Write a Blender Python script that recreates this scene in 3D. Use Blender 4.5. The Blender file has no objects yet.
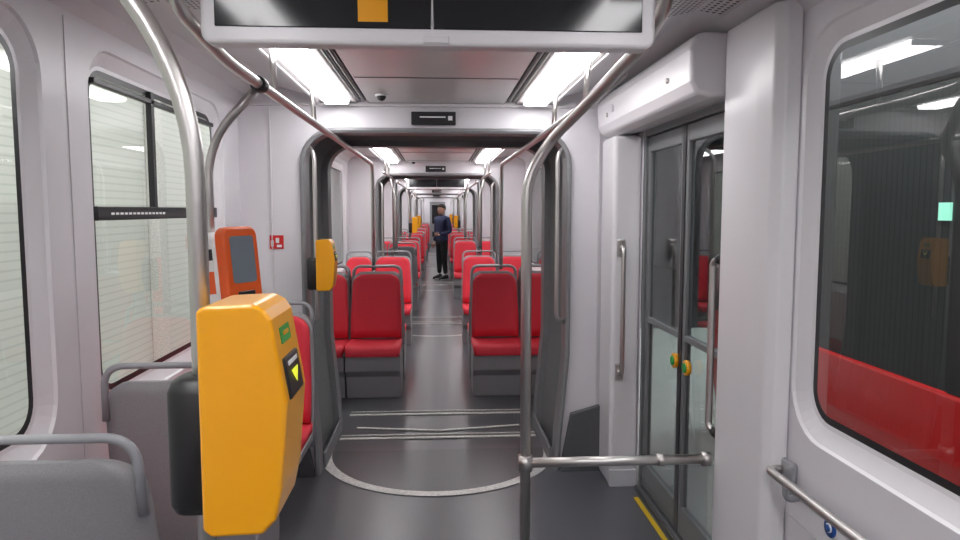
import bpy, math, random, bmesh
from mathutils import Vector, Matrix
random.seed(4)
S=bpy.context.scene
S.view_settings.view_transform='Standard'
S.view_settings.look='None'
S.view_settings.exposure=0.13
COL=S.collection

# ---------------------------------------------------------------- materials
def mat(name,col,rough=.5,metal=0,var=0.0,vscale=8,bump=0.0,bscale=200,emit=None,estr=0,spec=.5,coat=0):
    m=bpy.data.materials.new(name); m.use_nodes=True
    nt=m.node_tree; b=nt.nodes['Principled BSDF']
    b.inputs['Base Color'].default_value=(*col,1); b.inputs['Roughness'].default_value=rough
    b.inputs['Metallic'].default_value=metal; b.inputs['Specular IOR Level'].default_value=spec
    b.inputs['Coat Weight'].default_value=coat
    if emit: b.inputs['Emission Color'].default_value=(*emit,1); b.inputs['Emission Strength'].default_value=estr
    if var>0 or bump>0:
        tc=nt.nodes.new('ShaderNodeTexCoord')
    if var>0:
        n=nt.nodes.new('ShaderNodeTexNoise'); n.inputs['Scale'].default_value=vscale; n.inputs['Detail'].default_value=4
        nt.links.new(tc.outputs['Object'],n.inputs['Vector'])
        r=nt.nodes.new('ShaderNodeMapRange'); r.inputs['From Min'].default_value=.3; r.inputs['From Max'].default_value=.7
        r.inputs['To Min'].default_value=1-var; r.inputs['To Max'].default_value=1+var
        nt.links.new(n.outputs['Fac'],r.inputs['Value'])
        mx=nt.nodes.new('ShaderNodeVectorMath'); mx.operation='SCALE'; mx.inputs[0].default_value=col
        nt.links.new(r.outputs[0],mx.inputs['Scale']); nt.links.new(mx.outputs[0],b.inputs['Base Color'])
    if bump>0:
        n=nt.nodes.new('ShaderNodeTexNoise'); n.inputs['Scale'].default_value=bscale
        nt.links.new(tc.outputs['Object'],n.inputs['Vector'])
        bp=nt.nodes.new('ShaderNodeBump'); bp.inputs['Strength'].default_value=bump; bp.inputs['Distance'].default_value=.002
        nt.links.new(n.outputs['Fac'],bp.inputs['Height']); nt.links.new(bp.outputs[0],b.inputs['Normal'])
    return m
WHITE=mat('wall_plastic',(.67,.65,.68),.38,var=.015,vscale=3)
WHITE2=mat('column_plastic',(.71,.69,.715),.32)
CEIL=mat('ceiling_panel',(.70,.675,.67),.24,var=.02,vscale=2)
CEILS=mat('ceiling_side_panel',(.66,.64,.66),.35)
GREY=mat('seat_shell_grey',(.26,.25,.265),.5,var=.10,vscale=260,bump=.15,bscale=300)
DGREY=mat('dark_grey_plastic',(.09,.09,.098),.5,var=.05,vscale=40)
FOLD=mat('bellows_fabric',(.21,.21,.215),.7,var=.05,vscale=40)
MGREY=mat('gangway_grey',(.22,.22,.23),.45,var=.05,vscale=30)
FLOOR=mat('floor_vinyl',(.102,.101,.112),.29,var=.24,vscale=170,bump=.08,bscale=400)
FLOOR2=mat('turntable_vinyl',(.078,.077,.085),.33,var=.24,vscale=170)
STRIP=mat('floor_metal_strip',(.66,.64,.62),.5,metal=.1,var=.2,vscale=60)
RED=mat('seat_red_fabric',(.70,.024,.048),.6,var=.10,vscale=300,bump=.2,bscale=350)
STEEL=mat('brushed_steel',(.64,.615,.60),.33,metal=1.0)
HANDLE=mat('grey_handle',(.30,.30,.32),.35)
BLACK=mat('black_plastic',(.014,.014,.016),.38)
SCREEN=mat('screen_glass',(.012,.013,.016),.12)
YEL=mat('yellow_plastic',(.86,.37,.004),.28,coat=.3)
ORANGE=mat('orange_plastic',(.80,.11,.014),.3)
REDP=mat('red_paint',(.60,.012,.014),.3,coat=.3)
DOORG=mat('door_frame_grey',(.15,.155,.16),.4)
LED=mat('led_diffuser',(.9,.9,.9),.5,emit=(1,.99,1.0),estr=13.5)
WHITEP=mat('white_print',(.8,.8,.8),.5)
GREEN=mat('green_print',(.02,.30,.06),.4)
YGRN=mat('display_yellow',(.75,.75,.02),.4,emit=(.8,.9,.05),estr=.6)
YLINE=mat('yellow_line',(.85,.55,.01),.5)
BLUE=mat('blue_sticker',(.02,.09,.35),.4)
SCRB=mat('screen_pale',(.08,.09,.11),.12,emit=(.28,.31,.35),estr=.16)
CONC=mat('concrete',(.46,.47,.45),.8,var=.1,vscale=5)
GRNDDK=mat('ground_dark',(.03,.034,.034),.7,var=.2,vscale=5)
TUBE=mat('depot_tube',(.9,.9,.9),.5,emit=(.95,1,.98),estr=7)
GWIN=mat('depot_window_glow',(.3,.8,.6),.5,emit=(.35,.85,.65),estr=.8)
SKIN=mat('skin',(.52,.28,.20),.55)
HAIR=mat('hair',(.02,.014,.01),.7)
NAVY=mat('navy_jacket',(.018,.024,.075),.8,var=.2,vscale=40)
TROU=mat('black_trousers',(.008,.008,.010),.85)
SHOE=mat('shoe_black',(.012,.012,.012),.5)
SOLE=mat('shoe_sole',(.6,.6,.6),.6)

def glass(name,tint,f0):
    m=bpy.data.materials.new(name); m.use_nodes=True; nt=m.node_tree
    for n in list(nt.nodes): nt.nodes.remove(n)
    N=nt.nodes.new; L=nt.links.new
    o=N('ShaderNodeOutputMaterial'); t=N('ShaderNodeBsdfTransparent'); t.inputs[0].default_value=(*tint,1)
    g=N('ShaderNodeBsdfGlossy'); g.inputs['Roughness'].default_value=.01; g.inputs['Color'].default_value=(.9,.9,.9,1)
    geo=N('ShaderNodeNewGeometry'); d=N('ShaderNodeVectorMath'); d.operation='DOT_PRODUCT'
    L(geo.outputs['Normal'],d.inputs[0]); L(geo.outputs['Incoming'],d.inputs[1])
    a=N('ShaderNodeMath'); a.operation='ABSOLUTE'; L(d.outputs['Value'],a.inputs[0])
    s=N('ShaderNodeMath'); s.operation='SUBTRACT'; s.inputs[0].default_value=1; L(a.outputs[0],s.inputs[1])
    p=N('ShaderNodeMath'); p.operation='POWER'; p.inputs[1].default_value=5; L(s.outputs[0],p.inputs[0])
    ma=N('ShaderNodeMath'); ma.operation='MULTIPLY_ADD'; ma.inputs[1].default_value=1-f0; ma.inputs[2].default_value=f0; L(p.outputs[0],ma.inputs[0])
    mx=N('ShaderNodeMixShader')
    L(ma.outputs[0],mx.inputs[0]); L(t.outputs[0],mx.inputs[1]); L(g.outputs[0],mx.inputs[2]); L(mx.outputs[0],o.inputs[0])
    return m
GLASS=glass('window_glass',(.86,.89,.87),.07)
GLASSD=glass('tinted_glass',(.72,.76,.75),.085)
GLASSU=glass('door_glass',(.66,.70,.70),.045)
GLASSC=glass('clear_panel',(.90,.91,.92),.04)

def dots(name,base,dark,scale,rad):
    m=mat(name,base,.4); nt=m.node_tree; b=nt.nodes['Principled BSDF']
    tc=nt.nodes.new('ShaderNodeTexCoord'); s=nt.nodes.new('ShaderNodeVectorMath'); s.operation='MULTIPLY'; s.inputs[1].default_value=(scale,scale,0)
    f=nt.nodes.new('ShaderNodeVectorMath'); f.operation='FRACTION'
    u=nt.nodes.new('ShaderNodeVectorMath'); u.operation='SUBTRACT'; u.inputs[1].default_value=(.5,.5,0)
    l=nt.nodes.new('ShaderNodeVectorMath'); l.operation='LENGTH'
    c=nt.nodes.new('ShaderNodeMath'); c.operation='LESS_THAN'; c.inputs[1].default_value=rad
    mx=nt.nodes.new('ShaderNodeMix'); mx.data_type='RGBA'; mx.inputs[6].default_value=(*base,1); mx.inputs[7].default_value=(*dark,1)
    nt.links.new(tc.outputs['Object'],s.inputs[0]); nt.links.new(s.outputs[0],f.inputs[0]); nt.links.new(f.outputs[0],u.inputs[0]); nt.links.new(u.outputs[0],l.inputs[0])
    nt.links.new(l.outputs['Value'],c.inputs[0]); nt.links.new(c.outputs[0],mx.inputs[0]); nt.links.new(mx.outputs[2],b.inputs['Base Color'])
    return m
PERF=dots('perforated_grille',(.62,.60,.61),(.03,.03,.03),42,.30)

def ribbed(name,c1,c2,axis,freq):
    m=mat(name,c1,.6); nt=m.node_tree; b=nt.nodes['Principled BSDF']
    tc=nt.nodes.new('ShaderNodeTexCoord'); sx=nt.nodes.new('ShaderNodeSeparateXYZ')
    mu=nt.nodes.new('ShaderNodeMath'); mu.operation='MULTIPLY'; mu.inputs[1].default_value=freq
    fr=nt.nodes.new('ShaderNodeMath'); fr.operation='FRACT'
    c=nt.nodes.new('ShaderNodeMath'); c.operation='LESS_THAN'; c.inputs[1].default_value=.22
    mx=nt.nodes.new('ShaderNodeMix'); mx.data_type='RGBA'; mx.inputs[6].default_value=(*c1,1); mx.inputs[7].default_value=(*c2,1)
    nt.links.new(tc.outputs['Object'],sx.inputs[0]); nt.links.new(sx.outputs[axis],mu.inputs[0]); nt.links.new(mu.outputs[0],fr.inputs[0]); nt.links.new(fr.outputs[0],c.inputs[0])
    nt.links.new(c.outputs[0],mx.inputs[0]); nt.links.new(mx.outputs[2],b.inputs['Base Color'])
    return m
SHUT=ribbed('shutter_slats',(.64,.64,.61),(.54,.55,.525),2,14)
PTWIN=ribbed('parked_tram_window',(.028,.032,.032),(.014,.016,.016),1,22)

# ---------------------------------------------------------------- mesh helpers
def mk(name,V,F,mats,parent=None,smooth=False,fm=None,bevel=0,seg=2):
    me=bpy.data.meshes.new(name); me.from_pydata([tuple(v) for v in V],[],F)
    if not isinstance(mats,(list,tuple)): mats=[mats]
    for m in mats: me.materials.append(m)
    if fm:
        for p,i in zip(me.polygons,fm): p.material_index=i
    if smooth:
        for p in me.polygons: p.use_smooth=True
    me.update()
    o=bpy.data.objects.new(name,me); COL.objects.link(o)
    if parent: o.parent=parent
    if bevel>0:
        b=o.modifiers.new('Bevel','BEVEL'); b.width=bevel; b.segments=seg; b.limit_method='ANGLE'
    return o
def empty(name,loc=(0,0,0),rz=0,sc=1):
    o=bpy.data.objects.new(name,None); o.location=loc; o.rotation_euler=(0,0,rz)
    o.scale=sc if isinstance(sc,tuple) else (sc,sc,sc); o.empty_display_size=.1; COL.objects.link(o); return o
def box(name,x0,x1,y0,y1,z0,z1,m,parent=None,bevel=0,seg=2):
    V=[(x0,y0,z0),(x1,y0,z0),(x1,y1,z0),(x0,y1,z0),(x0,y0,z1),(x1,y0,z1),(x1,y1,z1),(x0,y1,z1)]
    F=[(3,2,1,0),(4,5,6,7),(0,1,5,4),(1,2,6,5),(2,3,7,6),(3,0,4,7)]
    return mk(name,V,F,m,parent,False,None,bevel,seg)
def fixn(o):
    bm=bmesh.new(); bm.from_mesh(o.data); bmesh.ops.recalc_face_normals(bm,faces=bm.faces); bm.to_mesh(o.data); bm.free()
def prism(name,pts,axis,a0,a1,m,parent=None,bevel=0,seg=2,smooth=False):
    n=len(pts); V=[]
    for a in (a0,a1):
        for p,q in pts:
            V.append((a,p,q) if axis=='x' else (p,a,q) if axis=='y' else (p,q,a))
    F=[tuple(range(n))[::-1],tuple(range(n,2*n))]+[(i,(i+1)%n,n+(i+1)%n,n+i) for i in range(n)]
    o=mk(name,V,F,m,parent,smooth,None,bevel,seg); fixn(o); return o
def loft(name,rings,m,parent=None,smooth=True,sub=0):
    n=len(rings[0]); V=[p for r in rings for p in r]; F=[]
    for k in range(len(rings)-1):
        for i in range(n):
            j=(i+1)%n; F.append((k*n+i,k*n+j,(k+1)*n+j,(k+1)*n+i))
    F.append(tuple(range(n))[::-1]); b=(len(rings)-1)*n; F.append(tuple(range(b,b+n)))
    o=mk(name,V,F,m,parent,smooth); fixn(o)
    if sub:
        s=o.modifiers.new('Sub','SUBSURF'); s.levels=sub; s.render_levels=sub
    return o
def fillet(pts,r,n=7):
    pts=[Vector(p) for p in pts]; out=[pts[0]]
    for i in range(1,len(pts)-1):
        a,b,c=pts[i-1],pts[i],pts[i+1]
        da=(a-b); dc=(c-b); rr=min(r,da.length*.49,dc.length*.49)
        p0=b+da.normalized()*rr; p2=b+dc.normalized()*rr
        for k in range(n+1):
            t=k/n; out.append(p0*(1-t)**2+b*2*t*(1-t)+p2*t*t)
    out.append(pts[-1]); return out
def tube(name,pts,r,m,parent=None,fr=.08,seg=12):
    P=fillet(pts,fr) if len(pts)>2 else [Vector(p) for p in pts]
    Q=[P[0]]
    for p in P[1:]:
        if (p-Q[-1]).length>1e-5: Q.append(p)
    P=Q; n=len(P); T=[]
    for i in range(n):
        T.append((P[min(i+1,n-1)]-P[max(i-1,0)]).normalized())
    up=Vector((0,0,1)) if abs(T[0].z)<.9 else Vector((1,0,0))
    N=(up-T[0]*up.dot(T[0])).normalized(); rings=[]
    for i in range(n):
        N=(N-T[i]*N.dot(T[i])).normalized(); B=T[i].cross(N)
        rings.append([P[i]+N*r*math.cos(2*math.pi*k/seg)+B*r*math.sin(2*math.pi*k/seg) for k in range(seg)])
    return loft(name,rings,m,parent)
def cyl(name,c,axis,r,h,m,parent=None,seg=24,bevel=0):
    c=Vector(c); d={'x':Vector((1,0,0)),'y':Vector((0,1,0)),'z':Vector((0,0,1))}[axis]
    return tube(name,[c-d*h/2,c+d*h/2],r,m,parent,seg=seg) if not bevel else loft(name,[[Vector(c)+d*(t*h/2)+ (Vector((0,1,0)) if axis=='x' else Vector((1,0,0)))*rr*math.cos(2*math.pi*k/seg)+(Vector((0,0,1)) if axis!='z' else Vector((0,1,0)))*rr*math.sin(2*math.pi*k/seg) for k in range(seg)] for t,rr in ((-1,r-bevel),(-.9,r),(.6,r),(1,r-bevel))],m,parent)

# ---------------------------------------------------------------- walls with windows
W=1.15; WT=2.22
def rr(y0,y1,z0,z1,r,n=7):
    out=[]
    for (cy,cz,a) in ((y1-r,z1-r,0),(y0+r,z1-r,90),(y0+r,z0+r,180),(y1-r,z0+r,270)):
        out.append([(cy+r*math.cos(math.radians(a+90*k/n)),cz+r*math.sin(math.radians(a+90*k/n))) for k in range(n+1)])
    return out
wn=[0]
GROW=.065
def build_wall(side,Y0,Y1,ops):
    s=1 if side=='right' else -1
    V=[];F=[]
    def quad(*ps):
        b=len(V)
        for y,z in ps: V.append((s*W,y,z))
        F.append(tuple(range(b,b+len(ps))))
    ops=sorted(ops,key=lambda o:o[0]); bounds=[Y0]
    for a,b in zip(ops[:-1],ops[1:]): bounds.append((a[1]+b[0])/2)
    bounds.append(Y1)
    if not ops: quad((Y0,0),(Y1,0),(Y1,WT),(Y0,WT))
    for k,o in enumerate(ops):
        y0,y1,z0,z1,kind=o; b0,b1=bounds[k],bounds[k+1]
        if kind=='door':
            quad((b0,0),(y0,0),(y0,WT),(b0,WT)); quad((y1,0),(b1,0),(b1,WT),(y1,WT)); quad((y0,z1),(y1,z1),(y1,WT),(y0,WT)); continue
        g=GROW; C=rr(y0-g,y1+g,z0-g,z1+g,.10+g); O=[(b1,WT),(b0,WT),(b0,0),(b1,0)]
        for i in range(4):
            for k2 in range(len(C[i])-1): quad(O[i],C[i][k2+1],C[i][k2])
            j=(i+1)%4; quad(O[i],O[j],C[j][0],C[i][-1])
        window(s,y0,y1,z0,z1)
    return mk('wall_'+side,V,F,WHITE)
def window(s,y0,y1,z0,z1,vent=None):
    wn[0]+=1
    root=empty('window_%d'%wn[0])
    prof=[(GROW,0),(GROW-.006,.010),(.014,.034),(0,.036),(-.022,.037)]
    V=[];F=[];fm=[]
    loops=[]
    for g,dx in prof:
        L=[p for c in rr(y0-g,y1+g,z0-g,z1+g,.10+g) for p in c]
        loops.append([(s*(W+dx),y,z) for y,z in L])
    n=len(loops[0])
    for L in loops: V+=L
    for k in range(len(loops)-1):
        for i in range(n):
            j=(i+1)%n; F.append((k*n+i,k*n+j,(k+1)*n+j,(k+1)*n+i)); fm.append(1 if k>=3 else 0)
    mk('frame',V,F,[WHITE2,BLACK],root,False,fm)
    mk('glass',loops[-1],[tuple(range(n))],GLASS if s<0 else GLASSD,root)
    return root

SECT=[(-2.6,4.15),(5.1,9.1),(10.1,14.2),(15.2,19.6),(20.6,24.8),(25.8,32.0)]
GANG=[(4.15,5.1),(9.1,10.1),(14.2,15.2),(19.6,20.6),(24.8,25.8)]
YEND=32
def wins(L,z0=.95,z1=2.09): return [(a,b,z0,z1,'w') for a,b in L]
DOORZ=2.04
build_wall('left',*SECT[0],wins([(-1.2,.2),(.42,2.07),(2.47,3.78)]))
build_wall('right',*SECT[0],wins([(-1.2,.2),(.42,2.09)])+[(2.62,3.84,0,DOORZ,'door')])
build_wall('left',*SECT[1],wins([(5.5,6.9),(7.3,8.8)])); build_wall('right',*SECT[1],wins([(5.5,6.9),(7.3,8.8)]))
build_wall('left',*SECT[2],wins([(10.5,12.1),(12.5,13.9)])); build_wall('right',*SECT[2],wins([(12.5,13.9)])+[(10.9,12.1,0,DOORZ,'door')])
build_wall('left',*SECT[3],wins([(15.6,17.3),(17.7,19.2)])); build_wall('right',*SECT[3],wins([(15.6,17.3),(17.7,19.2)]))
build_wall('left',*SECT[4],wins([(21.1,22.8),(23.1,24.5)])); build_wall('right',*SECT[4],wins([(21.1,22.8),(23.1,24.5)]))
build_wall('left',*SECT[5],wins([(26.4,28.4),(28.8,30.6)])); build_wall('right',*SECT[5],wins([(26.4,28.4),(28.8,30.6)]))
ew=box('wall_back',-W,W,-2.7,-2.6,0,2.35,WHITE)
ef=box('wall_far',-W,W,YEND,YEND+.1,0,2.35,WHITE)
cd=empty('door_9'); box('leaf',-.35,.35,YEND-.05,YEND-.01,.02,2.0,MGREY,cd,.01); box('pane',-.25,.25,YEND-.07,YEND-.045,1.0,1.85,SCREEN,cd,.01); box('handle',.25,.29,YEND-.1,YEND-.05,1.0,1.1,STEEL,cd,.005)

for wname,ya,yb,ym in (('window_3',2.47,3.78,2.98),):
    p=bpy.data.objects[wname]
    box('transom',-1.192,-1.168,ya+.005,yb-.005,1.565,1.615,BLACK,p,.003)
    box('mullion',-1.192,-1.168,ym-.016,ym+.016,1.61,2.085,BLACK,p,.003)
    for k in range(14): box('transom_label',-1.167,-1.1665,ya+.10+k*.036,ya+.125+k*.036,1.585,1.593,WHITEP,p)
    box('vent_rail',-1.192,-1.168,ya+.02,yb-.02,2.035,2.055,BLACK,p,.003)

box('floor',-W-.03,W+.03,-2.6,YEND,-.08,0,FLOOR)
CZ=2.225
half=[(0,CZ),(.395,CZ),(.40,CZ+.017),(.462,CZ+.017),(.467,CZ),(.675,CZ),(.70,2.262),(.93,2.315),(1.04,2.30),(1.11,2.27),(W,WT)]
prof=[(-x,z) for x,z in half[::-1]]+half[1:]
for (a,b) in SECT:
    V=[(x,a,z) for x,z in prof]+[(x,b,z) for x,z in prof]; n=len(prof)
    F=[(i,i+1,n+i+1,n+i) for i in range(n-1)]
    fm=[0 if abs((prof[i][0]+prof[i+1][0])/2)<.69 else 1 for i in range(n-1)]
    mk('ceiling',V,F,[CEIL,CEILS],None,False,fm)
def strips(a,b,s):
    root=empty('ceiling_light')
    x0,x1=(.50,.64)
    P=[(s*x0,CZ-.001),(s*(x0+.012),CZ-.020),(s*(x1-.012),CZ-.020),(s*x1,CZ-.001)]
    prism('diffuser',P,'y',a,b,LED,root)
    box('end_near',s*.57-.07,s*.57+.07,a-.012,a,CZ-.022,CZ-.001,CEILS,root,.003); box('end_far',s*.57-.07,s*.57+.07,b,b+.012,CZ-.022,CZ-.001,CEILS,root,.003)
for a,b in ((-2.2,1.35),(2.5,4.06),(6.3,9.0),(10.3,14.1),(15.4,19.5),(20.8,24.7),(26.0,31.8)):
    for s in (1,-1):
        strips(a,b,s)
        v=empty('ceiling_vent')
        for k in range(4):
            x=s*(.408+.014*k); box('slat_%d'%k,x-.003,x+.003,a,b,CZ-.001,CZ+.016,CEILS if k%2 else DGREY,v)
        box('slot_back',min(s*.402,s*.46),max(s*.402,s*.46),a,b,CZ+.012,CZ+.0165,BLACK,v)
for k,y in enumerate((2.2,3.35,6.4,7.6,8.8,12,13,17,18.5,23)):
    box('trim_%d'%(k+1),-.39,.39,y-.003,y+.003,CZ-.003,CZ+.001,DGREY)
for s in (1,-1):
    for (a,b) in ((1.72,2.5),):
        V=[(s*.735,a,2.267),(s*.915,a,2.3085),(s*.915,b,2.3085),(s*.735,b,2.267),(s*.94,a,2.3105),(s*1.03,a,2.298),(s*1.03,b,2.298),(s*.94,b,2.3105)]
        mk('ventilation_grille',V,[(0,1,2,3),(4,5,6,7)],PERF)
for s in (1,-1):
    for (a,b) in SECT:
        box('trim_%d'%(20+int(a*2+9)+(1 if s>0 else 0)),min(s*.68,s*.70),max(s*.68,s*.70),a,b,CZ-.004,2.262,CEILS,None,.004)

# ---------------------------------------------------------------- gangways
PT=2.055; PH=.775
def upath(o=0,n=7):
    hw=PH+o; top=PT+o; r=.18+o
    L=[(-.72-o,0),(-.73-o,.22),(-hw+.02,.50),(-hw,.72),(-hw,1.2),(-hw,top-r)]
    for k in range(1,n+1):
        a=math.radians(180-90*k/n); L.append((-hw+r+r*math.cos(a),top-r+r*math.sin(a)))
    L.append((0,top))
    return L+[(-x,z) for x,z in L[:-1][::-1]]
def usurf(name,stations,m,parent):
    R=[[(x,y,z) for x,z in upath(o)] for y,o in stations]; n=len(R[0]); V=[p for r in R for p in r]
    F=[(k*n+i,k*n+i+1,(k+1)*n+i+1,(k+1)*n+i) for k in range(len(R)-1) for i in range(n-1)]
    return mk(name,V,F,m,parent,False)
HT=2.33
def partition(name,y):
    P=upath(.0); m=len(P); arc0=5; arc1=5+7
    def q(i):
        i2=min(i,m-1-i); x,z=P[i]; sg=-1 if i<m/2 else 1
        if i==m//2: return (0,HT)
        if i2<=arc0: return (sg*1.16,z)
        if i2<arc1: return (sg*1.16,HT)
        return (P[i][0],HT)
    V=[];F=[]
    for i in range(m-1):
        a,b=P[i],P[i+1]; qa,qb=q(i),q(i+1)
        pts=[a,b,qb]+([qa] if (abs(qa[0]-qb[0])+abs(qa[1]-qb[1]))>1e-6 else [])
        b0=len(V); V+=[(p[0],y,p[1]) for p in pts]; F.append(tuple(range(b0,b0+len(pts))))
    return mk(name,V,F,WHITE)
for gi,(a,b) in enumerate(GANG):
    partition('wall_partition_front',a); partition('wall_partition_rear',b)
    g=empty('gangway_bellows')
    usurf('front_rim',[(a-.001,.030),(a-.028,.024),(a-.034,.010),(a-.025,-.004),(a+.12,-.004),(a+.12,.14)],MGREY,g)
    usurf('rear_rim',[(b+.001,.030),(b+.028,.024),(b+.034,.010),(b+.025,-.004),(b-.12,-.004),(b-.12,.14)],MGREY,g)
    st=[];N=14
    for k in range(N*2+1):
        y=a+.11+(b-a-.22)*k/(2*N); t=(y-a)/(b-a); st.append((y,.012+.05*math.sin(math.pi*t)+(.014 if k%2 else 0)))
    usurf('folds',st,FOLD,g)
    for s in (1,-1):
        box('kick_plate' ,min(s*.715,s*.70),max(s*.715,s*.70),a+.1,b-.1,0,.10,MGREY,g,.004)
        if gi<2:
            tube('handrail_bar',[(s*.775,a+.02,.92),(s*.71,a-.05,.95),(s*.71,a-.05,1.93),(s*.755,a+.0,1.98)],.013,STEEL,g,.05)
    t=empty('floor_turntable')
    cy=a+.39; R0,R1=.70,.766; nseg=40; V=[]
    V2=[(0,cy,.004)]
    for k in range(nseg+1):
        an=math.pi+math.pi*k/nseg
        V+=[(R0*math.cos(an),cy+R0*math.sin(an),.005),(R1*math.cos(an),cy+R1*math.sin(an),.005)]
        V2.append((R0*math.cos(an),cy+R0*math.sin(an),.004))
    F=[(2*k,2*k+2,2*k+3,2*k+1)[::-1] for k in range(nseg)]
    mk('edge_ring',V,F,STRIP,t)
    mk('disc',V2,[tuple(range(len(V2)))],FLOOR2,t)
    for yy,w_ in ((cy+.23,.035),(cy+.31,.016),(cy+.80,.035),(cy+.89,.016)):
        box('cross_strip',-.69,.69,yy,yy+w_,.003,.008,STRIP,t)
    prism('diagonal_strip',[(-.6,cy+.48),(.02,cy+.38),(.02,cy+.41),(-.6,cy+.51)],'z',.004,.008,STRIP,t)
    prism('diagonal_strip',[(.6,cy+.48),(-.02,cy+.38),(-.02,cy+.41),(.6,cy+.51)],'z',.004,.008,STRIP,t)
    d=empty('information_display'); box('housing',-.15,.11,a-.035,a-.002,2.10,2.175,BLACK,d,.004)
    box('text_line',-.10,.05,a-.0362,a-.035,2.14,2.147,WHITEP,d); box('icon',.065,.09,a-.0362,a-.035,2.125,2.15,WHITEP,d)
prism('trim_91',[(.745,0),(1.14,0),(1.14,.42),(1.02,.42),(.81,.36)],'y',4.10,4.146,DGREY,None,.004)
prism('trim_92',[(-.745,0),(-1.14,0),(-1.14,.42),(-1.02,.42),(-.81,.36)],'y',4.10,4.146,DGREY,None,.004)
box('trim_93',-1.1,1.1,4.125,4.149,2.205,2.22,CEILS)
for i,x in enumerate((-.97,.97)): box('trim_%d'%(94+i),x-.003,x+.003,4.14,4.149,.42,2.2,CEILS)

# ---------------------------------------------------------------- seats
def seat(x,y,rz,w=.43,ped=True,front=RED,inset=.009):
    r=empty('passenger_seat',(x,y,0),rz,(1,1,.955)); hw0=w/2
    z0,z1=.47,1.09
    def hw(z,top,grow):
        rad=.09
        h=(hw0-.010*max(0,(z-.7)/.4)*2)+grow
        d=top-z
        if d<rad: h-= rad-math.sqrt(max(0,rad*rad-(rad-d)**2))
        return max(h,.02)
    def backrings(grow,yf,yb,top,zb,conc):
        R=[]; zs=[zb+ (top-.09-zb)*k/6 for k in range(7)]+[top-.09+.09*math.sin(math.radians(90*k/7)) for k in range(1,8)]
        zs[-1]=top-.0005
        for z in zs:
            h=hw(z,top,grow); lean=.16*(z-.47)
            edge=min(1,(top-z)/.03)
            ring=[]
            for k in range(11):
                xx=-h+2*h*k/10; ring.append((xx,lean+yf-conc*(abs(xx)/hw0)**2.5*.9+(.012*(1-edge)),z))
            for k in range(11):
                xx=h-2*h*k/10; ring.append((xx,lean+yb-.012*(1-edge)-.02*(abs(xx)/hw0)**3,z))
            R.append(ring)
        return R
    loft('back_cushion',backrings(-inset,-.054,-.022,z1-.014-(inset-.009),z0+.02,.028),front,r)
    loft('back_shell',backrings(.004,-.026,.018,z1,z0-.12,.012),GREY,r)
    R=[]
    for k,(yy,zt,zb) in enumerate([(-.478,.425,.405),(-.475,.450,.40),(-.455,.475,.405),(-.40,.485,.41),(-.2,.470,.42),(-.05,.470,.42),(0,.475,.42)]):
        h=hw0-.004-(inset-.009)-(.03 if k==0 else .012 if k==1 else 0); ring=[]
        for i in range(9):
            xx=-h+2*h*i/8; ring.append((xx,yy,zt+.012*(abs(xx)/hw0)**3))
        ring+= [(h,yy,zb),(-h,yy,zb)]
        R.append(ring)
    loft('seat_cushion',R,front,r)
    prism('seat_shell',[(-.465,.415),(-.455,.395),(-.40,.385),(.03,.380),(.03,.43),(-.40,.43)],'x',-hw0,hw0,GREY,r,.006)
    if ped:
        prism('pedestal',[(-.44,.40),(-.43,.26),(-.37,.20),(-.35,.0),(.0,.0),(.02,.40)],'x',-hw0+.002,hw0-.002,GREY,r,.008)
    else:
        prism('pedestal',[(-.38,.40),(-.30,.25),(-.2,.20),(-.18,0),(.0,.0),(.02,.40)],'x',-hw0+.002,-hw0+.15,GREY,r,.008)
    yl=.16*.6+.0
    tube('grab_handle',[(-hw0+.012,yl-.012,.95),(-hw0+.02,yl+.004,1.145),(hw0-.02,yl+.004,1.145),(hw0-.012,yl-.012,.95)],.0115,HANDLE,r,.07)
    return r
PI=math.pi
seat(-.885,1.66,PI,.45,inset=.045); seat(-.885,2.40,PI,.45,inset=.045)
seat(-.885,3.74,0,.42,False)
for y,rot in ((6.22,0),(6.50,PI),(8.55,0),(11.0,PI),(12.9,0),(13.15,PI),(16.6,0),(16.9,PI),(18.9,0),(22.5,0),(22.8,PI),(27.6,0),(27.9,PI),(30,0)):
    for x,w_ in ((-.965,.35),(-.55,.465),(.515,.44),(.94,.39)):
        if rot and y==11.0 and x>0: continue
        seat(x,y,rot,w_)

# ---------------------------------------------------------------- overhead rails and poles
BX,BZ=.585,2.015
r=.017
def clamp(p,parent,m=BLACK,ax='y'): return cyl('clamp',p,ax,.026,.06,m,parent,16,.003)
VPX,VPY=-.378,1.12
p=empty('grab_pole'); tube('pole',[(VPX,VPY,0),(VPX,VPY,1.80),(-.56,1.10,2.06),(-.575,1.08,2.24)],.0155,STEEL,p,.22); cyl('floor_flange',(VPX,VPY,.01),'z',.04,.02,STEEL,p)
p=empty('overhead_rail'); tube('rail',[(-BX-.01,1.60,2.24),(-BX,1.63,2.06),(-BX,2.0,BZ),(-BX,6.30,BZ),(-BX,6.37,1.9),(-BX,6.37,1.06)],r,STEEL,p,.14)
for y in (2.6,3.4): tube('hanger',[(-BX,y,BZ),(-BX-.01,y,2.22)],.012,STEEL,p)
clamp((-BX,2.38,BZ),p)
p=empty('grab_pole'); tube('pole',[(-.78,2.44,1.04),(-.78,2.44,1.83),(-.59,2.39,2.012)],.0145,STEEL,p,.18)
p=empty('grab_pole'); tube('pole',[(.335,2.6,0),(.335,2.6,1.72),(.42,2.6,1.86),(.56,2.30,2.02),(.575,1.95,2.06),(.60,1.83,2.14),(.60,1.82,2.22)],.0205,STEEL,p,.13,16)
cyl('floor_flange',(.335,2.6,.01),'z',.045,.02,STEEL,p)
p=empty('overhead_rail'); tube('rail',[(BX,2.2,2.03),(BX,2.5,BZ),(BX,6.30,BZ),(BX,6.37,1.9),(BX,6.37,1.06)],r,STEEL,p,.14)
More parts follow.
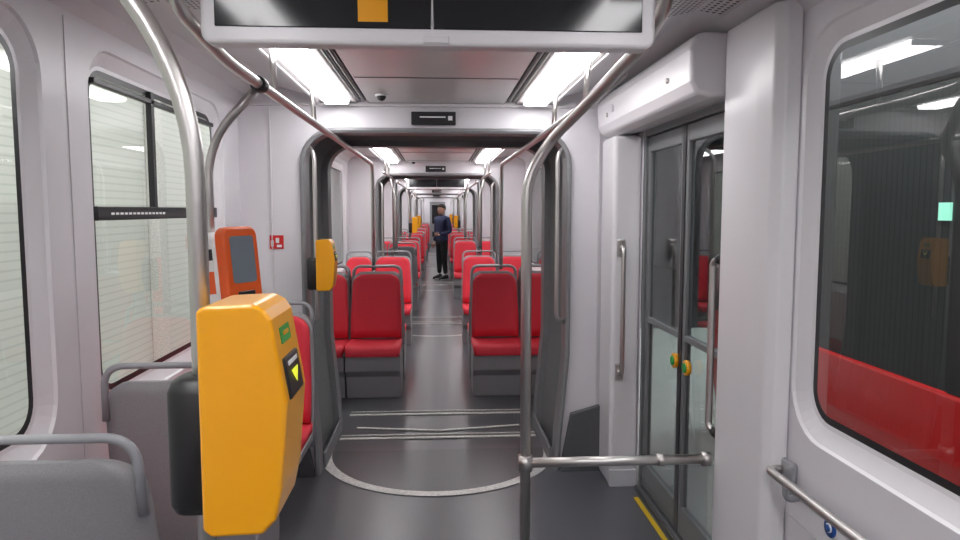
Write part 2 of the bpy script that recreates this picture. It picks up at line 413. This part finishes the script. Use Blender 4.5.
for y in (2.75,3.5): tube('hanger',[(BX,y,BZ),(BX+.01,y,2.22)],.012,STEEL,p)
p=empty('door_screen'); tube('top_rail',[(.335,2.6,.625),(1.06,2.6,.625)],.019,STEEL,p)
cyl('clamp_ring',(.335,2.6,.625),'z',.028,.06,STEEL,p); cyl('wall_socket',(1.05,2.6,.625),'x',.028,.03,STEEL,p)
cyl('mid_ring',(.87,2.6,.625),'x',.024,.03,STEEL,p)
box('glass_panel',.36,1.06,2.596,2.604,.05,.605,GLASSC,p)
for i,(a,b) in enumerate(SECT[1:]):
    b=min(b,30)
    for s in (-1,1):
        p=empty('overhead_rail')
        if i==0: pts=[(s*BX,7.7,BZ),(s*BX,b+.15,BZ),(s*BX,b+.25,1.9),(s*BX,b+.25,1.0)]; a0=7.4
        else:
            a0=a-.1; pts=[(s*BX,a0,1.06),(s*BX,a0,1.9),(s*BX,a0+.1,BZ),(s*BX,b+.15,BZ),(s*BX,b+.25,1.9),(s*BX,b+.25,1.0)]
        tube('rail',pts,r*.9,STEEL,p,.14)
        for y in (a0+.5,b-.6): tube('hanger',[(s*BX,y,BZ),(s*BX,y,2.22)],.012,STEEL,p)
for s in (-1,1):
    for y in (8.70,13.03,16.75,22.65):
        p=empty('grab_pole'); tube('pole',[(s*.52,y,1.1),(s*.52,y,1.75),(s*BX,y,2.0)],.0155,STEEL,p,.15); cyl('base_socket',(s*.52,y,1.1),'z',.022,.06,BLACK,p)

# ---------------------------------------------------------------- ticket validators
def validator(x,y,z,sc=1,rz=0):
    v=empty('ticket_validator',(x,y,z),rz,sc)
    P=[(.034,.165),(.044,.172),(.116,.175),(.131,.166),(.140,.152),(.160,.03),(.149,-.10),(.139,-.145),(.120,-.166),(.046,-.168),(.034,-.158)]
    prism('yellow_body',P,'y',-.125,.02,YEL,v,.012,4)
    R=[]
    for zz,k in ((-.170,.6),(-.165,.85),(-.15,1),(.028,1),(.043,.85),(.048,.6)):
        R.append([(-.004+.040*k*math.copysign(abs(math.cos(t))**.6,math.cos(t)),-.01+.050*k*math.copysign(abs(math.sin(t))**.6,math.sin(t)),zz) for t in [2*PI*i/24 for i in range(24)]])
    loft('pole_bracket',R,BLACK,v)
    box('bracket_arm',.02,.045,-.06,.0,-.12,.02,BLACK,v,.005)
    def onface(name,t0,t1,y0,y1,m,off=.0015,tri=False):
        def pt(t,o): return (.140+.020*t+o*.98,.152-.122*t+o*.17)
        a=pt(t0,off); b=pt(t1,off); a0=pt(t0,-.002); b0=pt(t1,-.002)
        if tri: V=[(a[0],y0,a[1]),(a[0],y1,a[1]),(b[0],(y0+y1)/2,b[1])]; return mk(name,V,[(0,1,2)],m,v)
        V=[(a0[0],y0,a0[1]),(a0[0],y1,a0[1]),(b0[0],y1,b0[1]),(b0[0],y0,b0[1]),(a[0],y0,a[1]),(a[0],y1,a[1]),(b[0],y1,b[1]),(b[0],y0,b[1])]
        return mk(name,V,[(0,1,2,3),(4,5,6,7),(0,1,5,4),(1,2,6,5),(2,3,7,6),(3,0,4,7)],m,v,bevel=(.003 if m is BLACK else 0))
    onface('green_label',.14,.34,-.090,-.03,GREEN); onface('label_wave',.20,.25,-.075,-.045,YEL,.003)
    onface('display',.50,1.0,-.105,-.015,BLACK,.004); onface('display_arrow',.68,.86,-.085,-.04,YGRN,.006,True)
    onface('display_text',.56,.61,-.09,-.03,WHITEP,.005)
    return v
validator(VPX,VPY,1.292)
validator(-.722,4.09,1.285,.86)
for x,y,s in ((-.50,13.03,0),(.52,16.75,PI),(-.52,16.75,0),(.52,22.65,PI)):
    validator(x,y,1.33,.86,s)

t=empty('ticket_machine',(-.765,2.44,1.41),math.radians(62),.93); t.rotation_euler=(-.10,0,math.radians(62))
prism('housing',[(-.09,-.15),(-.09,.10),(-.03,.125),(.02,.11),(.02,-.15)],'x',-.085,.085,WHITEP,t,.012,3)
P=[p for c in rr(-.085,.085,-.155,.135,.035,5) for p in c]
prism('orange_front',P,'y',-.135,-.088,ORANGE,t,.010,3)
P=[p for c in rr(-.058,.058,-.07,.10,.012,4) for p in c]
prism('screen',P,'y',-.1375,-.130,SCRB,t)
box('card_slot',-.04,.04,-.141,-.13,-.12,-.10,BLACK,t,.003)
box('pole_mount',-.03,.03,-.02,.03,-.08,.06,BLACK,t,.008)
box('side_label',-.0868,-.085,-.075,-.02,-.10,-.02,ORANGE,t); box('side_slot',-.0868,-.085,-.075,-.03,.02,.06,BLACK,t)

# ---------------------------------------------------------------- ceiling screen
def hang_screen(y,block=True):
    c=empty('hanging_display_screen')
    P=[p for q in rr(-.552,.532,1.992,2.215,.025,5) for p in q]
    prism('frame',P,'y',y-.03,y+.03,WHITE2,c,.010,3)
    box('screen_left',-.518,-.012,y-.0335,y-.025,2.030,2.19,SCREEN,c,.002); box('screen_right',-.008,.498,y-.0335,y-.025,2.030,2.19,SCREEN,c,.002)
    if block:
        box('yellow_block',-.185,-.115,y-.0345,y-.033,2.045,2.12,YEL,c)  # flat yellow block on the left screen
    for x in (-.4,.36): box('hanger',x-.03,x+.03,y-.02,y+.02,2.21,2.224,STEEL,c)
    box('latch',-.03,.03,y-.034,y-.028,1.998,2.016,CEILS,c,.002)
    return c
hang_screen(1.73); hang_screen(12.9,False)
for y in (3.85,8.95):
    c=empty('security_camera',( -.30,y,CZ)); 
    cyl('base',(0,0,-.004),'z',.035,.008,WHITE2,c,20)
    R=[[(.026*math.cos(a)*math.cos(e),.026*math.sin(a)*math.cos(e),-.008-.026*math.sin(e)) for a in [2*PI*k/16 for k in range(16)]] for e in [0,.4,.8,1.2,1.5]]
    loft('dome',R,BLACK,c)

# ---------------------------------------------------------------- right door area
def sliding_door(idx,y0,y1):
    d=empty('door_%d'%idx); ym=(y0+y1)/2
    for k,(a,b) in enumerate(((y0+.03,ym-.004),(ym+.004,y1-.03))):
        x0,x1=1.165,1.20; fw=.045
        box('stile_a_%d'%k,x0,x1,a,a+fw,.03,DOORZ-.04,DOORG,d,.006); box('stile_b_%d'%k,x0,x1,b-fw,b,.03,DOORZ-.04,DOORG,d,.006)
        box('top_rail_%d'%k,x0,x1,a+fw,b-fw,DOORZ-.12,DOORZ-.04,DOORG,d,.004); box('mid_rail_%d'%k,x0,x1,a+fw,b-fw,.98,1.01,DOORG,d,.004); box('bottom_rail_%d'%k,x0,x1,a+fw,b-fw,.03,.17,DOORG,d,.004)
        box('pane_upper_%d'%k,1.18,1.184,a+fw,b-fw,1.0,DOORZ-.12,GLASSU,d); box('pane_lower_%d'%k,1.18,1.184,a+fw,b-fw,.17,.98,GLASSU,d)
    box('rubber_seal',1.160,1.166,ym-.02,ym+.02,.03,DOORZ-.04,BLACK,d,.002)
    for k,yy in enumerate((ym-.12,ym+.045)):
        cyl('button_ring_%d'%k,(1.155,yy,.87),'x',.036,.022,YEL,d,24,.004); cyl('button_%d'%k,(1.145,yy,.87),'x',.023,.016,GREEN,d,20,.003)
    box('jamb_near',1.152,1.21,y0,y0+.03,0,DOORZ,DOORG,d,.004); box('jamb_far',1.152,1.21,y1-.03,y1,0,DOORZ,DOORG,d,.004)
    box('jamb_top',1.152,1.21,y0+.03,y1-.03,DOORZ-.035,DOORZ,DOORG,d,.004)
    box('sill',1.125,1.22,y0+.03,y1-.03,.0,.028,DGREY,d,.003); box('sill_channel',1.135,1.15,y0+.03,y1-.03,.027,.031,STEEL,d)
    box('warning_line',1.085,1.11,y0,y1-.15,.001,.006,YLINE,d)
    return d
sliding_door(1,2.62,3.84); sliding_door(2,10.9,12.1)
def door_cover(y0,y1):
    c=empty('door_drive_cover')
    P=[(1.148,2.04),(1.03,2.025),(.975,2.04),(.95,2.085),(.945,2.20),(.958,2.245),(.985,2.268),(1.10,2.268),(1.148,2.215)]
    prism('cover',P,'y',y0,y1,WHITE2,c,.022,5)
    cyl('lock',(.944,y1-.25,2.13),'x',.012,.008,STEEL,c,12); cyl('lock',(.944,y0+.25,2.13),'x',.012,.008,STEEL,c,12)
    cyl('beacon',(.943,y0+1.15,2.15),'x',.02,.012,CEILS,c,16)
    return c
door_cover(2.60,4.12); door_cover(10.85,12.15)
c=empty('door_column'); box('casing',.985,1.149,3.86,4.146,.0,2.02,WHITE2,c,.025,4); box('foot',.99,1.148,3.852,3.90,.0,.10,WHITE2,c,.004)
p=empty('handrail'); tube('bar',[(1.035,3.862,.67),(1.035,3.80,.68),(1.035,3.80,1.39),(1.035,3.862,1.40)],.013,STEEL,p,.03)
box('mount_lower',1.012,1.058,3.845,3.862,.63,.73,STEEL,p,.008); box('mount_upper',1.012,1.058,3.845,3.862,1.34,1.44,STEEL,p,.008)
P=[(1.149,2.16),(1.10,2.165),(1.075,2.20),(1.07,2.30),(1.07,2.56),(1.085,2.60),(1.149,2.615)]
c=empty('door_pillar'); prism('casing',P,'z',0,2.26,WHITE2,c,.008,3)
p=empty('handrail'); tube('bar',[(1.10,2.63,.72),(1.09,2.68,.73),(1.09,2.68,1.40),(1.10,2.63,1.41)],.014,STEEL,p,.03)
cyl('socket_upper',(1.10,2.63,1.41),'y',.02,.03,BLACK,p); cyl('socket_lower',(1.10,2.63,.72),'y',.02,.03,BLACK,p)
p=empty('handrail'); tube('bar',[(1.146,2.16,.75),(1.085,2.16,.75),(1.085,2.10,.75),(1.085,.9,.75),(1.146,.9,.75)],.015,STEEL,p,.04)
box('mount_plate',1.128,1.149,2.09,2.17,.70,.79,HANDLE,p,.01)
tube('mount_hook',[(1.146,2.05,.70),(1.09,2.05,.69),(1.085,2.05,.745)],.010,HANDLE,p,.03)
p=empty('button_sticker'); cyl('disc',(1.148,1.90,.67),'x',.028,.006,BLUE,p,24); cyl('cap',(1.144,1.90,.67),'x',.014,.006,WHITEP,p,20); cyl('centre',(1.1405,1.90,.67),'x',.011,.003,BLUE,p,20)
box('trim_97',1.146,1.149,-2.4,2.15,.60,.604,CEILS); box('trim_98',-1.149,-1.146,-2.4,4.1,.60,.604,CEILS)
for i,y in enumerate((2.27,0.31)): box('trim_%d'%(99+i),-1.149,-1.147,y-.0025,y+.0025,0,2.2,CEILS)
for s in (-1,1):
    box('baseboard_left' if s<0 else 'baseboard_right',min(s*1.13,s*1.149),max(s*1.13,s*1.149),-2.55,2.15 if s>0 else 4.09,0,.10,DGREY,None,.003)
p=empty('safety_sign'); box('plate',-.985,-.905,4.142,4.149,1.375,1.455,REDP,p); box('pictogram',-.978,-.962,4.140,4.142,1.39,1.425,WHITEP,p); box('pictogram_b',-.944,-.915,4.140,4.142,1.385,1.40,WHITEP,p); box('pictogram_c',-.95,-.93,4.140,4.142,1.41,1.44,WHITEP,p)

# ---------------------------------------------------------------- person
def skin_obj(name,verts,edges,mats,parent,sub=2):
    me=bpy.data.meshes.new(name); me.from_pydata([v[:3] for v in verts],edges,[])
    o=bpy.data.objects.new(name,me); COL.objects.link(o); o.parent=parent
    m=o.modifiers.new('Skin','SKIN'); m.use_smooth_shade=True
    for i,v in enumerate(verts):
        me.skin_vertices[0].data[i].radius=(v[3],v[4] if len(v)>4 else v[3])
    me.skin_vertices[0].data[0].use_root=True
    s=o.modifiers.new('Sub','SUBSURF'); s.levels=sub; s.render_levels=sub
    for mm in (mats if isinstance(mats,list) else [mats]): me.materials.append(mm)
    return o
pr=empty('person',(.10,16.2,0.0),math.radians(-50))
bv=[(0,0,.96,.155,.115),(0,0,1.10,.150,.115),(0,.01,1.27,.170,.125),(0,.01,1.39,.155,.10),(0,0,1.49,.058,.058),
 (.085,0,.88,.098),(.10,-.02,.50,.074),(.12,.01,.12,.053),(-.085,0,.88,.098),(-.12,.02,.50,.074),(-.15,.05,.12,.053),
 (.19,.01,1.40,.072),(.245,.05,1.12,.058),(.15,-.16,1.04,.044),(-.19,.01,1.40,.072),(-.245,.04,1.12,.058),(-.23,-.03,.88,.042)]
be=[(0,1),(1,2),(2,3),(3,4),(0,5),(5,6),(6,7),(0,8),(8,9),(9,10),(3,11),(11,12),(12,13),(3,14),(14,15),(15,16)]
body=skin_obj('body',bv,be,[NAVY],pr)
dg=bpy.context.evaluated_depsgraph_get(); dg.update()
me=bpy.data.meshes.new_from_object(body.evaluated_get(dg)); body.modifiers.clear(); body.data=me
me.materials.clear()
for m_ in (NAVY,TROU,SKIN): me.materials.append(m_)
for pol in me.polygons:
    c_=pol.center; pol.use_smooth=True
    pol.material_index=1 if (c_.z<.90 and abs(c_.x)<.19) else (2 if c_.z>1.50 else 0)
for sx,sy in ((.12,.01),(-.15,.05)):
    R=[[(sx+w*math.cos(a),sy+yy,max(.0,h*.5+h*.5*math.sin(a))) for a in [2*PI*k/14 for k in range(14)]] for yy,w,h in ((.07,.02,.06),(.055,.035,.11),(0,.042,.12),(-.07,.045,.09),(-.14,.048,.07),(-.18,.035,.055),(-.195,.015,.035))]
    loft('shoe',R,SHOE,pr); box('sole',sx-.04,sx+.04,sy-.18,sy+.06,0,.018,SOLE,pr,.006)
hd=[(1.50,.045,.05,.0),(1.53,.055,.065,-.015),(1.56,.064,.082,-.018),(1.60,.071,.092,-.010),(1.65,.076,.098,.0),(1.69,.074,.095,.003),(1.725,.058,.075,.004),(1.742,.03,.04,.004)]
R=[]
for z,a,b,oy in hd:
    ring=[]
    for k in range(20):
        t_=2*PI*k/20; x=a*math.cos(t_); y=oy+b*math.sin(t_)
        if y<oy-b*.9 and 1.57<z<1.64: y-=.012
        ring.append((x,y,z))
    R.append(ring)
loft('head',R,SKIN,pr,True,1)
R=[]
for z,a,b,oy in [(1.60,.073,.060,.045),(1.64,.080,.085,.022),(1.675,.082,.100,.008),(1.70,.080,.103,.003),(1.735,.064,.082,.004),(1.755,.036,.045,.004)]:
    R.append([(a*math.cos(2*PI*k/20),oy+b*math.sin(2*PI*k/20),z) for k in range(20)])
loft('hair',R,HAIR,pr,True,1)
prism('nose',[(-.10,1.60),(-.128,1.605),(-.10,1.645)],'x',-.010,.010,SKIN,pr,.003)
for sx in (1,-1):
    box('eye',sx*.03-.012,sx*.03+.012,-.101,-.094,1.638,1.648,WHITEP,pr,.003); box('pupil',sx*.03-.005,sx*.03+.005,-.1025,-.098,1.639,1.647,HAIR,pr)
    box('brow',sx*.03-.016,sx*.03+.016,-.103,-.093,1.656,1.662,HAIR,pr)
    loft('ear',[[(sx*(.070+dx),.005+.018*k_*math.cos(t_),1.62+.030*k_*math.sin(t_)) for t_ in [2*PI*i/12 for i in range(12)]] for dx,k_ in ((0,.9),(.010,1),(.016,.8))],SKIN,pr)
box('mouth',-.022,.022,-.104,-.094,1.567,1.573,mat('lips',(.35,.10,.09),.5),pr,.002)
def hand(w,dirv,upv,sgn):
    h=empty('hand'); h.parent=pr
    w=Vector(w); d=Vector(dirv).normalized(); s_=Vector(upv).normalized(); n=d.cross(s_)
    def P(a,b,c=0): return tuple(w+d*a+s_*b+n*c)
    skin_obj('palm',[(*P(0,0),.026,.02),(*P(.045,0),.036,.017),(*P(.085,0),.034,.014)],[(0,1),(1,2)],SKIN,h,1)
    for i,(b,L) in enumerate(((.03,.066),(.010,.076),(-.011,.070),(-.031,.055))):
        skin_obj('finger_%d'%i,[(*P(.075,b),.009),(*P(.085+L*.4,b,.006*sgn),.009),(*P(.085+L*.7,b,.020*sgn),.008),(*P(.085+L*.9,b,.036*sgn),.007)],[(0,1),(1,2),(2,3)],SKIN,h,1)
    skin_obj('thumb',[(*P(.025,.025),.012),(*P(.055,.052,.010*sgn),.010),(*P(.085,.060,.022*sgn),.008)],[(0,1),(1,2)],SKIN,h,1)
hand((-.23,-.035,.86),(0,-.25,-1),(0,-1,.25),1)
hand((.14,-.175,1.04),(-.55,-.8,.12),(0,.1,1),1)
box('phone',.01,.075,-.30,-.285,1.00,1.12,SCREEN,pr,.004)

# ---------------------------------------------------------------- outside
box('ground',-9,12,-8,11.5,-.45,-.40,CONC)
box('ground',-9,12,11.5,36,-.45,-.40,GRNDDK)  # far stretch of ground in a darker colour
lw=empty('depot_shutter_wall'); box('slats',-3.3,-3.2,-6,36,-.4,4.2,SHUT,lw)
for k,y in enumerate(range(-4,36,4)): box('post_%d'%k,-3.2,-3.08,y-.1,y+.1,-.4,4.2,STRIP,lw,.01)
box('cross_beam',-3.19,-3.10,-6,36,2.9,3.0,STRIP,lw)
tram=empty('parked_tram')
P=[(2.62,-.4),(2.55,.0),(2.52,.35),(2.53,.69),(5.0,.69),(5.0,-.4)]
prism('body_lower',P,'y',-4,6.2,REDP,tram,.02,2)
box('window_band',2.55,4.95,-4,6.18,.69,2.25,PTWIN,tram); box('body_upper',2.53,5.0,-4,6.2,2.25,2.9,DGREY,tram,.05,3)
for k,y in enumerate((-2.2,-.4,1.4,3.2,5.0)): box('window_pillar_%d'%k,2.54,2.56,y-.06,y+.06,.69,2.25,BLACK,tram)
box('lit_side_window',2.535,2.549,3.30,3.38,1.55,1.64,GWIN,tram)
dw=empty('depot_wall_right'); box('panel',8,8.1,-6,36,-.4,5,mat('depot_wall_dark',(.05,.058,.055),.8,var=.2,vscale=1),dw)
box('door_glow',7.9,7.99,9,10.5,.2,2.4,GWIN,dw)
for x,y0,y1,par,wx in ((-2.4,-2,3,lw,-3.2),(-2.4,5,10,lw,-3.2),(-2.4,12,18,lw,-3.2),(6.5,5,9,dw,8),(6.5,11,15,dw,8)):
    tube('fluorescent_tube',[(x,y0,3.6),(x,y1,3.6)],.04,TUBE,par); box('lamp_tray',x-.1,x+.1,y0,y1,3.65,3.72,STRIP,par)
    box('lamp_bracket',min(x,wx),max(x,wx),(y0+y1)/2-.03,(y0+y1)/2+.03,3.72,3.78,STRIP,par)
def area(name,loc,rot,sx,sy,e,col=(1,1,1)):
    l=bpy.data.lights.new(name,'AREA'); l.shape='RECTANGLE'; l.size=sx; l.size_y=sy; l.energy=e; l.color=col
    o=bpy.data.objects.new(name,l); o.location=loc; o.rotation_euler=rot; COL.objects.link(o)
area('depot_lamp_left',(-1.9,8,4.2),(0,math.radians(38),0),.5,26,680,(.99,1,.96))
area('depot_lamp_right',(6.6,7,4.6),(0,0,0),.8,7,800,(.97,1,.98))
area('gap_fill_light',(1.75,2.5,3.4),(0,math.radians(-22),0),.3,6,130,(1,1,1))  # added fill light for the parked tram's side, no fixture here

w=bpy.data.worlds.new('World'); S.world=w; w.use_nodes=True
w.node_tree.nodes['Background'].inputs[0].default_value=(.8,.85,.9,1); w.node_tree.nodes['Background'].inputs[1].default_value=.03

cam=bpy.data.cameras.new('Camera'); cam.lens=26.0; cam.sensor_width=36; cam.clip_start=.02
co=bpy.data.objects.new('Camera',cam); co.location=(0,0,1.6); co.rotation_euler=(math.radians(90-4.9),0,math.radians(-3.5)); COL.objects.link(co); S.camera=co
